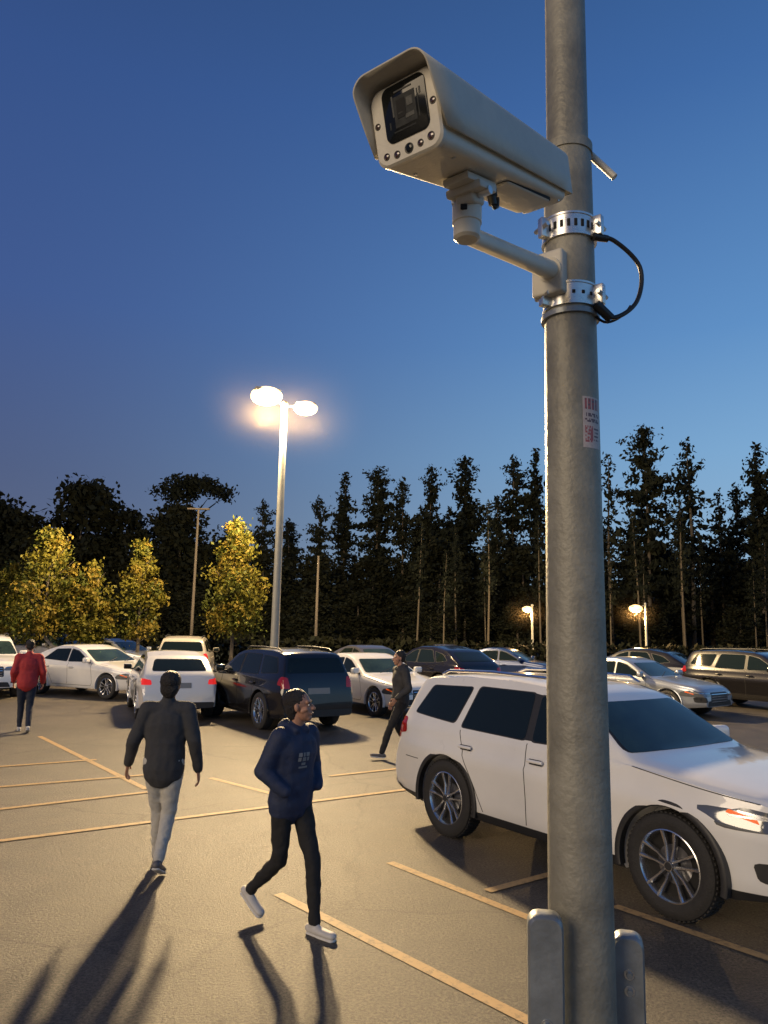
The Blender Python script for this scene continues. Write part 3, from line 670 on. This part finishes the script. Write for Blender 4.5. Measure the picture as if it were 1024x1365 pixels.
def broad_mesh(name,seed,H=13,W=7):
    rng=random.Random(seed); g=G(); vs,fs=tube([(0,0,0),(.1,.1,H*.4),(0,0,H*.8)],[.25,.18,.05],7); g.add(vs,fs,'bark')
    for k in range(120):
        t=rng.random(); aa=rng.random()*6.283; rad=W/2*math.sin(math.pi*min(1,.15+t*.8))**.7*rng.random()**.4
        c=Vector((rad*math.cos(aa),rad*math.sin(aa),H*.18+H*.8*t)); cs=.35+.35*rng.random()
        for i in range(30): quad(g,c+Vector((rng.gauss(0,cs),rng.gauss(0,cs),rng.gauss(0,cs*.8))),.26*(.5+rng.random()),'bro' if rng.random()<.6 else 'con1',rng,1.3)
    me=bpy.data.meshes.new(name); me.from_pydata([tuple(v) for v in g.v],[],g.f)
    for m in g.mats: me.materials.append(M[m])
    me.polygons.foreach_set('material_index',g.m); me.update(); return me
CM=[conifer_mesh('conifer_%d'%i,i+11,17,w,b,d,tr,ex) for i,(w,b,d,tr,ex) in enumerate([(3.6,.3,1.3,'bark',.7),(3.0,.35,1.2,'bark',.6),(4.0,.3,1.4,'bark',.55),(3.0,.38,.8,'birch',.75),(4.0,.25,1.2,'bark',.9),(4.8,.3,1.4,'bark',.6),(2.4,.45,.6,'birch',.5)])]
BM=[broad_mesh('broadleaf_%d'%i,i+31,13,w) for i,w in enumerate((7,8.5,6))]
forest=empty('distant_forest')
rng=random.Random(5)
def inst(me,x,y,H,H0,par=forest,wx=1.0,name='forest_tree'):
    o=bpy.data.objects.new(name,me); col.objects.link(o); o.parent=par; s=H/H0; o.location=(x,y,-.1); o.scale=(s*wx,s*wx,s); o.rotation_euler=(rng.gauss(0,.02),rng.gauss(0,.02),rng.random()*6.28); return o
def tree(x,y,H,k,wx=1,name='pine_tree'):
    e=empty(name,(x,y,0)); o=bpy.data.objects.new('trunk_and_needles',CM[k]); col.objects.link(o); o.parent=e; s=H/17; o.scale=(s*wx,s*wx,s); o.rotation_euler=(0,0,rng.random()*6.28)
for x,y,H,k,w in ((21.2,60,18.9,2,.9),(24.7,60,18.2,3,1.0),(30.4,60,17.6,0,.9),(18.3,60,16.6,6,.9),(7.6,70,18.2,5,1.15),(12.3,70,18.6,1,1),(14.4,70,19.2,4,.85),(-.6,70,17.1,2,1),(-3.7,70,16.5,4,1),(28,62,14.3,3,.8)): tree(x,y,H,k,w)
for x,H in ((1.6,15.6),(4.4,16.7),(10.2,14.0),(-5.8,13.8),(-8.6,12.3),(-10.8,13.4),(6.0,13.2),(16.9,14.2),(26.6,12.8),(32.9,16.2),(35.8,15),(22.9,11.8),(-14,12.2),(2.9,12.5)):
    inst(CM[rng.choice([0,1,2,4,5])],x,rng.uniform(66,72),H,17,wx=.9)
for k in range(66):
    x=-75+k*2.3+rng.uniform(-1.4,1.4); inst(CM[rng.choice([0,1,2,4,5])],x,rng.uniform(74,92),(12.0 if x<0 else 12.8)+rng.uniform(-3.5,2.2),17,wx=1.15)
for k in range(34):
    x=-78+k*2.0+rng.uniform(-1,1)
    if x<-16: inst(rng.choice(BM),x,rng.uniform(62,72),12.6+rng.uniform(-2.5,1.9),13)
for k in range(40):
    x=-70+k*3.6+rng.uniform(-1,1); inst(rng.choice(BM),x,rng.uniform(60,70),rng.uniform(6.5,9.5),13,wx=1.2)
for k in range(20):
    x=2+k*1.6+rng.uniform(-.9,.9); inst(CM[rng.choice([3,6,6])],x,rng.uniform(48,57),rng.uniform(7,11.5),17,wx=.75)
for k in range(34):
    x=-50+k*3+rng.uniform(-.6,.6); inst(rng.choice(BM),x,rng.uniform(54,60),rng.uniform(3,5),13,wx=1.5)
e=empty('pine_tree',(-17.2,66,0)); g=G(); vs,fs=tube([(0,0,0),(.3,0,6),(-.3,0,10),(0,0,12.6)],[.3,.22,.18,.05],8); g.add(vs,fs,'bark')
for k in range(9):
    aa=k*.7; vs,fs=tube([(-.2,0,10+k*.15),(1.3*math.cos(aa),1.3*math.sin(aa),12),(2.4*math.cos(aa),2.4*math.sin(aa),12.9)],[.09,.06,.02],5); g.add(vs,fs,'con1')
for k in range(60):
    aa=rng.random()*6.28; rd=3.3*rng.random()**.5; c=Vector((rd*math.cos(aa),rd*math.sin(aa),14.3-.12*rd*rd*.6+rng.gauss(0,.3)))
    for i in range(36): quad(g,c+Vector((rng.gauss(0,.4),rng.gauss(0,.4),rng.gauss(0,.25))),.22,'con1',rng,1.1)
g.obj('trunk_and_needles',e,smooth=False,recalc=False)
g=G(); nx=90; ny=8; vs=[];fs=[]
for j in range(ny):
    for i in range(nx):
        x=-220+440*i/(nx-1); y=78+j*14; hh=[0,5.5,8,9,9,8,6,0][j]; vs.append((x,y,-.1+hh*(1+.25*noise.noise(Vector((x*.08,y*.05,3))))))
for j in range(ny-1):
    for i in range(nx-1): fs.append((j*nx+i,j*nx+i+1,(j+1)*nx+i+1,(j+1)*nx+i))
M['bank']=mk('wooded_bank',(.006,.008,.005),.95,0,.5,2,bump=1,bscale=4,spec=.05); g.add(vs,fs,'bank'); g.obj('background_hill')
g=G(); rg=random.Random(9)
for k in range(9000):
    x=rg.uniform(-32,26); hh=1.5+.25*noise.noise(Vector((x*.5,0,0))); p=Vector((x,37.2+rg.gauss(0,.45),rg.random()**.7*hh)); quad(g,p,.17*(.5+rg.random()),'bro' if rg.random()<.85 else 'con2',rg,1.3)
g.obj('hedge',smooth=False,recalc=False)
# ---------------------------------------------------------------- people
M['skin']=mk('skin',(.36,.185,.12),.5,0,.1,30); M['hair']=mk('hair',(.012,.009,.008),.5,0,.4,60,bump=.8,bscale=120)
M['swt']=mk('sweater_charcoal',(.045,.045,.047),.9,0,.15,40,bump=.4,bscale=250); M['jean']=mk('pants_pale',(.46,.44,.39),.85,0,.1,20,bump=.3,bscale=150)
M['navy']=mk('jacket_navy',(.014,.024,.062),.7,0,.2,20,bump=.3,bscale=100); M['blk']=mk('pants_black',(.012,.012,.013),.85,0,.2,20,bump=.2,bscale=100)
M['red']=mk('jacket_red',(.42,.03,.03),.75,0,.15,20); M['dkj']=mk('jacket_dark',(.03,.03,.032),.8,0,.3,15); M['dkp']=mk('pants_dark_blue',(.02,.025,.04),.85,0,.2,20)
M['shw']=mk('sneaker_white',(.5,.48,.45),.6); M['sole']=mk('sneaker_sole',(.6,.58,.54),.6); M['shd']=mk('sneaker_grey',(.12,.11,.11),.6)
M['eye']=mk('eye',(.02,.015,.012),.2); M['lip']=mk('lips',(.22,.09,.07),.5); M['scl']=mk('sclera',(.6,.57,.52),.4); M['prnt']=mk('chest_print',(.22,.22,.22),.7)
def hand(e,w,d,palm_n,thumb,sgn,curl=.5,sc_=1):
    w=Vector(w); d=Vector(d).normalized(); t=Vector(thumb); t=(t-d*t.dot(d)).normalized(); n=d.cross(t).normalized()
    if n.dot(Vector(palm_n))<0: n=-n
    P=[cap(w-d*.03,w+d*.02,.024,.026,side=t,flat=.75),cap(w+d*.015,w+d*.075,.034,.038,side=t,flat=.38)]
    for k,(o,L) in enumerate(((.028,.070),(.009,.078),(-.010,.072),(-.027,.056))):
        p=w+d*.085+t*o; q=p; dd=d.copy()
        for j,fr in enumerate((.42,.32,.26)):
            an=curl*(.5+j*.35); dd=(d*math.cos(an*(j+1)*.6)+n*math.sin(an*(j+1)*.6)).normalized()
            q2=q+dd*L*fr; P.append(cap(q,q2,.0092-.0008*j,.0086-.0008*j,n=8)); q=q2
    p=w+d*.03+t*.028; q=p+(d*.6+t*.7+n*.3).normalized()*.035; P.append(cap(p,q,.013,.011,n=8)); q2=q+(d*.9+t*.25+n*.3).normalized()*.03; P.append(cap(q,q2,.0105,.009,n=8))
    remesh('hand',P,.0045,'skin',e,smooth=2)
def head(e,c,yaw,pitch=0,hair='short',skin='skin'):
    h=empty('head',c,yaw); h.rotation_euler=(pitch,0,yaw); h.parent=e
    P=[ell((0,-.012,.035),(.074,.094,.085)),ell((0,.028,-.03),(.058,.062,.075)),ell((0,.055,-.085),(.03,.028,.024)),
       cap((0,.088,.012),(0,.106,-.022),.008,.014),ell((-.012,.098,-.026),(.009,.01,.008)),ell((.012,.098,-.026),(.009,.01,.008)),
       cap((-.036,.072,.03),(.036,.072,.03),.015,.015),cap((-.045,.06,-.02),(-.05,.03,-.03),.018,.018),cap((.045,.06,-.02),(.05,.03,-.03),.018,.018),
       cap((-.018,.083,-.055),(.018,.083,-.055),.011,.011),ell((-.078,-.005,.0),(.008,.018,.03)),ell((.078,-.005,.0),(.008,.018,.03))]
    remesh('face',P,.0055,skin,h,smooth=2)
    g=G()
    for s in (1,-1):
        vs,fs=ell((s*.031,.0805,.008),(.0125,.009,.0065)); g.add(vs,fs,'scl'); vs,fs=ell((s*.031,.0865,.008),(.0058,.0045,.0058)); g.add(vs,fs,'eye')
        vs,fs=cap((s*.018,.091,.028),(s*.046,.08,.03),.0042,.003,n=8); g.add(vs,fs,'hair')
    vs,fs=cap((-.02,.0905,-.054),(.02,.0905,-.054),.0055,.0055,flat=.7,n=8); g.add(vs,fs,'lip'); g.obj('features',h)
    if hair=='long': H=[ell((0,-.025,.048),(.092,.108,.094),24,16),ell((0,-.055,-.015),(.084,.068,.08),24,16),ell((0,-.06,-.06),(.06,.045,.045))]
    elif hair=='bun': H=[ell((0,-.03,.052),(.084,.098,.085),24,16),ell((0,-.055,.0),(.078,.06,.075)),ell((0,-.055,-.05),(.058,.045,.05))]
    else: H=[ell((0,-.03,.055),(.084,.098,.086),24,16),ell((0,-.06,-.0),(.075,.056,.07))]
    remesh('hair',H,.007,'hair',h,smooth=2,disp=.014,dscale=.015)
def person(loc,headg,J,top,pants,shoe,hyaw=0,hpitch=0,hair='short',handmode=(1,1),bulk=1.0,hood=False,leg=1.0,vox=.011,name='pedestrian',hem=.0,dsp=.022):
    e=empty(name,(loc[0],loc[1],0),R(headg)-math.pi/2)
    V=lambda k:Vector(J[k])
    pel,ch,nk=V('pelvis'),V('chest'),V('neck')
    side=(V('shR')-V('shL')).normalized(); hs=(V('hipR')-V('hipL')).normalized()
    b=bulk
    T=[cap(pel+Vector((0,-.005,-.02-hem)),pel.lerp(ch,.5),.178*b,.168*b,side=hs,flat=.72),cap(pel.lerp(ch,.4),ch,.166*b,.19*b,side=side,flat=.66),cap(ch,ch.lerp(nk,.6),.18*b,.12*b,side=side,flat=.6),
       cap(V('shL'),V('shR'),.070*b,.070*b,side=(0,0,1),flat=1),cap(ch.lerp(nk,.8),nk+Vector((0,0,.01)),.08,.065)]
    for s in 'LR':
        T+=[cap(V('sh'+s),V('el'+s),.074*b,.058*b),cap(V('el'+s),V('wr'+s),.060*b,.042*b)]
        w,el=V('wr'+s),V('el'+s); dd=(w-el).normalized(); T.append(cap(w-dd*.045,w-dd*.005,.048*b,.042*b))
    if hood: T+= [cap(nk+Vector((-.06,-.06,.0)),nk+Vector((.06,-.06,.0)),.055,.055),cap(nk+Vector((0,-.09,-.03)),nk+Vector((0,-.1,-.08)),.07,.04,side=(1,0,0),flat=.6),
                     cap(nk+Vector((-.07,0,.0)),nk+Vector((-.05,.07,-.02)),.03,.028),cap(nk+Vector((.07,0,.0)),nk+Vector((.05,.07,-.02)),.03,.028)]
    jo=remesh('jacket',T,vox,top,e,smooth=4,disp=dsp,dscale=.11)
    Lg=[cap(V('hipL')+Vector((0,0,.05)),V('hipR')+Vector((0,0,.05)),.10,.10,side=(0,0,1))]
    for s in 'LR':
        hp,k,an=V('hip'+s),V('kn'+s),V('an'+s)
        Lg+=[cap(hp,k,.098*leg,.064*leg),cap(k,k.lerp(an,.35),.064*leg,.062*leg),cap(k.lerp(an,.35),an,.062*leg,.045*leg)]
        d=(an-k).normalized(); Lg.append(cap(an-d*.05,an,.05*leg,.05*leg))
    remesh('trousers',Lg,vox,pants,e,smooth=4,disp=.022,dscale=.07)
    for s in 'LR':
        an=V('an'+s); f=Vector(J['ft'+s]).normalized()
        upv=(Vector((0,0,1))-f*f.z).normalized(); sd=f.cross(upv)
        hl=an-upv*.055-f*.045; toe=hl+f*.225
        P=[cap(hl,hl+f*.1,.036,.038,side=sd,flat=.9),cap(hl+f*.1,toe-f*.01,.04,.036,side=sd,flat=.72),cap(an,hl+f*.03,.038,.036)]
        remesh('shoe',P,.008,shoe,e,smooth=2)
        S=[cap(hl-upv*.03,hl+f*.1-upv*.03,.038,.036,side=sd,flat=.32),cap(hl+f*.1-upv*.03,toe-upv*.026,.04,.038,side=sd,flat=.32)]
        remesh('sole',S,.007,'sole',e,smooth=1)
    remesh('neck',[cap(nk-Vector((0,0,.04)),Vector(J['head'])-Vector((0,.01,.05)),.056,.052)],.01,'skin',e,smooth=2)
    head(e,Vector(J['head']),hyaw,hpitch,hair)
    for i,s in enumerate('LR'):
        if handmode[i]:
            w,el=V('wr'+s),V('el'+s); dd=(w-el).normalized(); sg=-1 if s=='L' else 1
            hand(e,w+dd*.015,dd*.8+Vector((0,0,-.4)),(-sg,0,0),(0,1,.2),sg)
    return e,jo
def printpatch(e,jo,x0,z0,w,h,cells,mat='prnt'):
    g=G(); bm=bmesh.new(); bm.from_mesh(jo.data)
    from mathutils.bvhtree import BVHTree
    bv=BVHTree.FromBMesh(bm)
    for (a,b_,c,d) in cells:
        k=3; vs=[]; ok=True
        for i in range(k+1):
            for j in range(k+1):
                x=x0+w*(a+(c-a)*i/k); z=z0+h*(b_+(d-b_)*j/k); hit=bv.ray_cast(Vector((x,1,z)),Vector((0,-1,0)))
                if hit[0] is None: ok=False
                else: vs.append(hit[0]+Vector((0,.004,0)))
        if ok: g.add(vs,[(i*(k+1)+j,(i+1)*(k+1)+j,(i+1)*(k+1)+j+1,i*(k+1)+j+1) for i in range(k) for j in range(k)],mat)
    bm.free(); g.obj('chest_logo',e)
# man in the charcoal sweater, walking away
person((-1.9,6.9),96,dict(pelvis=(.0,0,.93),chest=(.0,.02,1.25),neck=(.0,.03,1.44),head=(.01,.05,1.575),hipL=(-.085,0,.88),hipR=(.085,0,.88),
  shL=(-.175,.02,1.375),shR=(.175,.02,1.375),elL=(-.27,.0,1.11),elR=(.255,-.03,1.11),wrL=(-.33,.12,.90),wrR=(.29,.06,.86),
  knL=(-.05,.15,.49),knR=(.06,.04,.47),anL=(-.045,.21,.10),anR=(.04,-.20,.17),ftL=(-.1,1,-.02),ftR=(.1,.9,-.42)),'swt','jean','shd',hair='long',bulk=1.04,leg=1.0,hem=.04)
# woman in the navy jacket
we,wj=person((-.64,5.78),-42,dict(pelvis=(0,0,.92),chest=(0,.02,1.23),neck=(0,.02,1.40),head=(0,.06,1.545),hipL=(-.08,0,.87),hipR=(.08,0,.87),
  shL=(-.155,.01,1.335),shR=(.155,.03,1.335),elL=(-.25,-.05,1.10),elR=(.25,-.03,1.10),wrL=(-.17,.10,.97),wrR=(.17,.12,.97),
  knR=(.07,-.02,.47),anR=(.07,-.33,.2),knL=(-.06,.19,.48),anL=(-.05,.24,.09),ftL=(-.05,1,-.02),ftR=(0,.85,-.5)),'navy','blk','shw',hyaw=R(32),hpitch=R(8),hair='bun',handmode=(0,0),bulk=1.06,hood=True,leg=.9,hem=.03)
printpatch(we,wj,-.03,1.12,.10,.11,[(0,.75,.3,1),(.4,.75,.6,1),(.7,.75,1,1),(0,.45,.2,.7),(.3,.45,.65,.7),(.75,.45,1,.7),(.1,0,.9,.12),(.3,.2,.7,.36)])
# person in red
person((-6.85,14.9),115,dict(pelvis=(0,0,.95),chest=(0,.02,1.28),neck=(0,.03,1.48),head=(0,.05,1.62),hipL=(-.09,0,.9),hipR=(.09,0,.9),
  shL=(-.18,.02,1.41),shR=(.18,.02,1.41),elL=(-.25,-.03,1.14),elR=(.27,-.02,1.14),wrL=(-.24,.15,.95),wrR=(.28,.12,.93),
  knL=(-.07,.12,.5),knR=(.08,.03,.48),anL=(-.07,.16,.1),anR=(.08,-.2,.14),ftL=(0,1,-.02),ftR=(0,.93,-.35)),'red','dkp','shw',vox=.016,bulk=1.1)
# person in dark clothes
person((.34,12.9),200,dict(pelvis=(0,0,.95),chest=(0,.0,1.28),neck=(0,.0,1.48),head=(0,.04,1.62),hipL=(-.09,0,.9),hipR=(.09,0,.9),
  shL=(-.19,.0,1.41),shR=(.19,.0,1.41),elL=(-.29,-.03,1.14),elR=(.28,-.1,1.14),wrL=(-.25,.16,.99),wrR=(.3,.02,.9),
  knL=(-.08,.2,.52),knR=(.08,.0,.48),anL=(-.08,.34,.12),anR=(.08,-.22,.15),ftL=(0,1,.1),ftR=(0,.93,-.4)),'dkj','blk','shd',vox=.016,bulk=1.12,hood=True)
# ---------------------------------------------------------------- world, sun, camera
w=bpy.data.worlds.new('World'); sc.world=w; w.use_nodes=True; nt=w.node_tree; N=nt.nodes.new; L=nt.links.new; bg=nt.nodes['Background']
tc=N('ShaderNodeTexCoord'); sx=N('ShaderNodeSeparateXYZ'); L(tc.outputs['Generated'],sx.inputs[0])
def ramp(st):
    r=N('ShaderNodeValToRGB'); e=r.color_ramp.elements
    while len(e)<len(st): e.new(.5)
    for i,(p,c) in enumerate(st): e[i].position=p; e[i].color=(*c,1)
    L(sx.outputs['Z'],r.inputs['Fac']); return r
rl=ramp([(0,(.12,.14,.205)),(.18,(.08,.112,.225)),(.38,(.052,.10,.275)),(.6,(.036,.082,.245)),(.75,(.026,.06,.175))])
rr_=ramp([(0,(.34,.5,.64)),(.22,(.21,.41,.66)),(.36,(.12,.29,.58)),(.6,(.052,.15,.39)),(.75,(.032,.095,.26))])
mp=N('ShaderNodeMapRange'); mp.interpolation_type='SMOOTHSTEP'; mp.inputs['From Min'].default_value=-.55; mp.inputs['From Max'].default_value=.6; L(sx.outputs['X'],mp.inputs['Value'])
mx=N('ShaderNodeMix'); mx.data_type='RGBA'; L(mp.outputs['Result'],mx.inputs[0]); L(rl.outputs['Color'],mx.inputs[6]); L(rr_.outputs['Color'],mx.inputs[7])
L(mx.outputs[2],bg.inputs['Color']); bg.inputs['Strength'].default_value=1.0
s=bpy.data.lights.new('fill_light','SUN'); s.energy=1.7; s.angle=R(30); s.color=(1,.78,.52); so=bpy.data.objects.new('fill_light',s); col.objects.link(so)  # added warm fill from behind left, brightens the white car and pole
dirn=Vector((.75,.72,-.36)); so.rotation_euler=dirn.to_track_quat('-Z','Y').to_euler()
cd=bpy.data.cameras.new('camera'); cd.sensor_fit='HORIZONTAL'; cd.sensor_width=36; cd.lens=36*1000/1024; cd.clip_end=3000; cd.clip_start=.05
co=bpy.data.objects.new('camera',cd); col.objects.link(co); co.location=(0,0,2.15)
co.rotation_euler=(Matrix.Rotation(R(90+8.67),4,'X')@Matrix.Rotation(R(1.2),4,'Z')).to_euler(); sc.camera=co
print('VERTS',sum(len(m.vertices) for m in bpy.data.meshes))
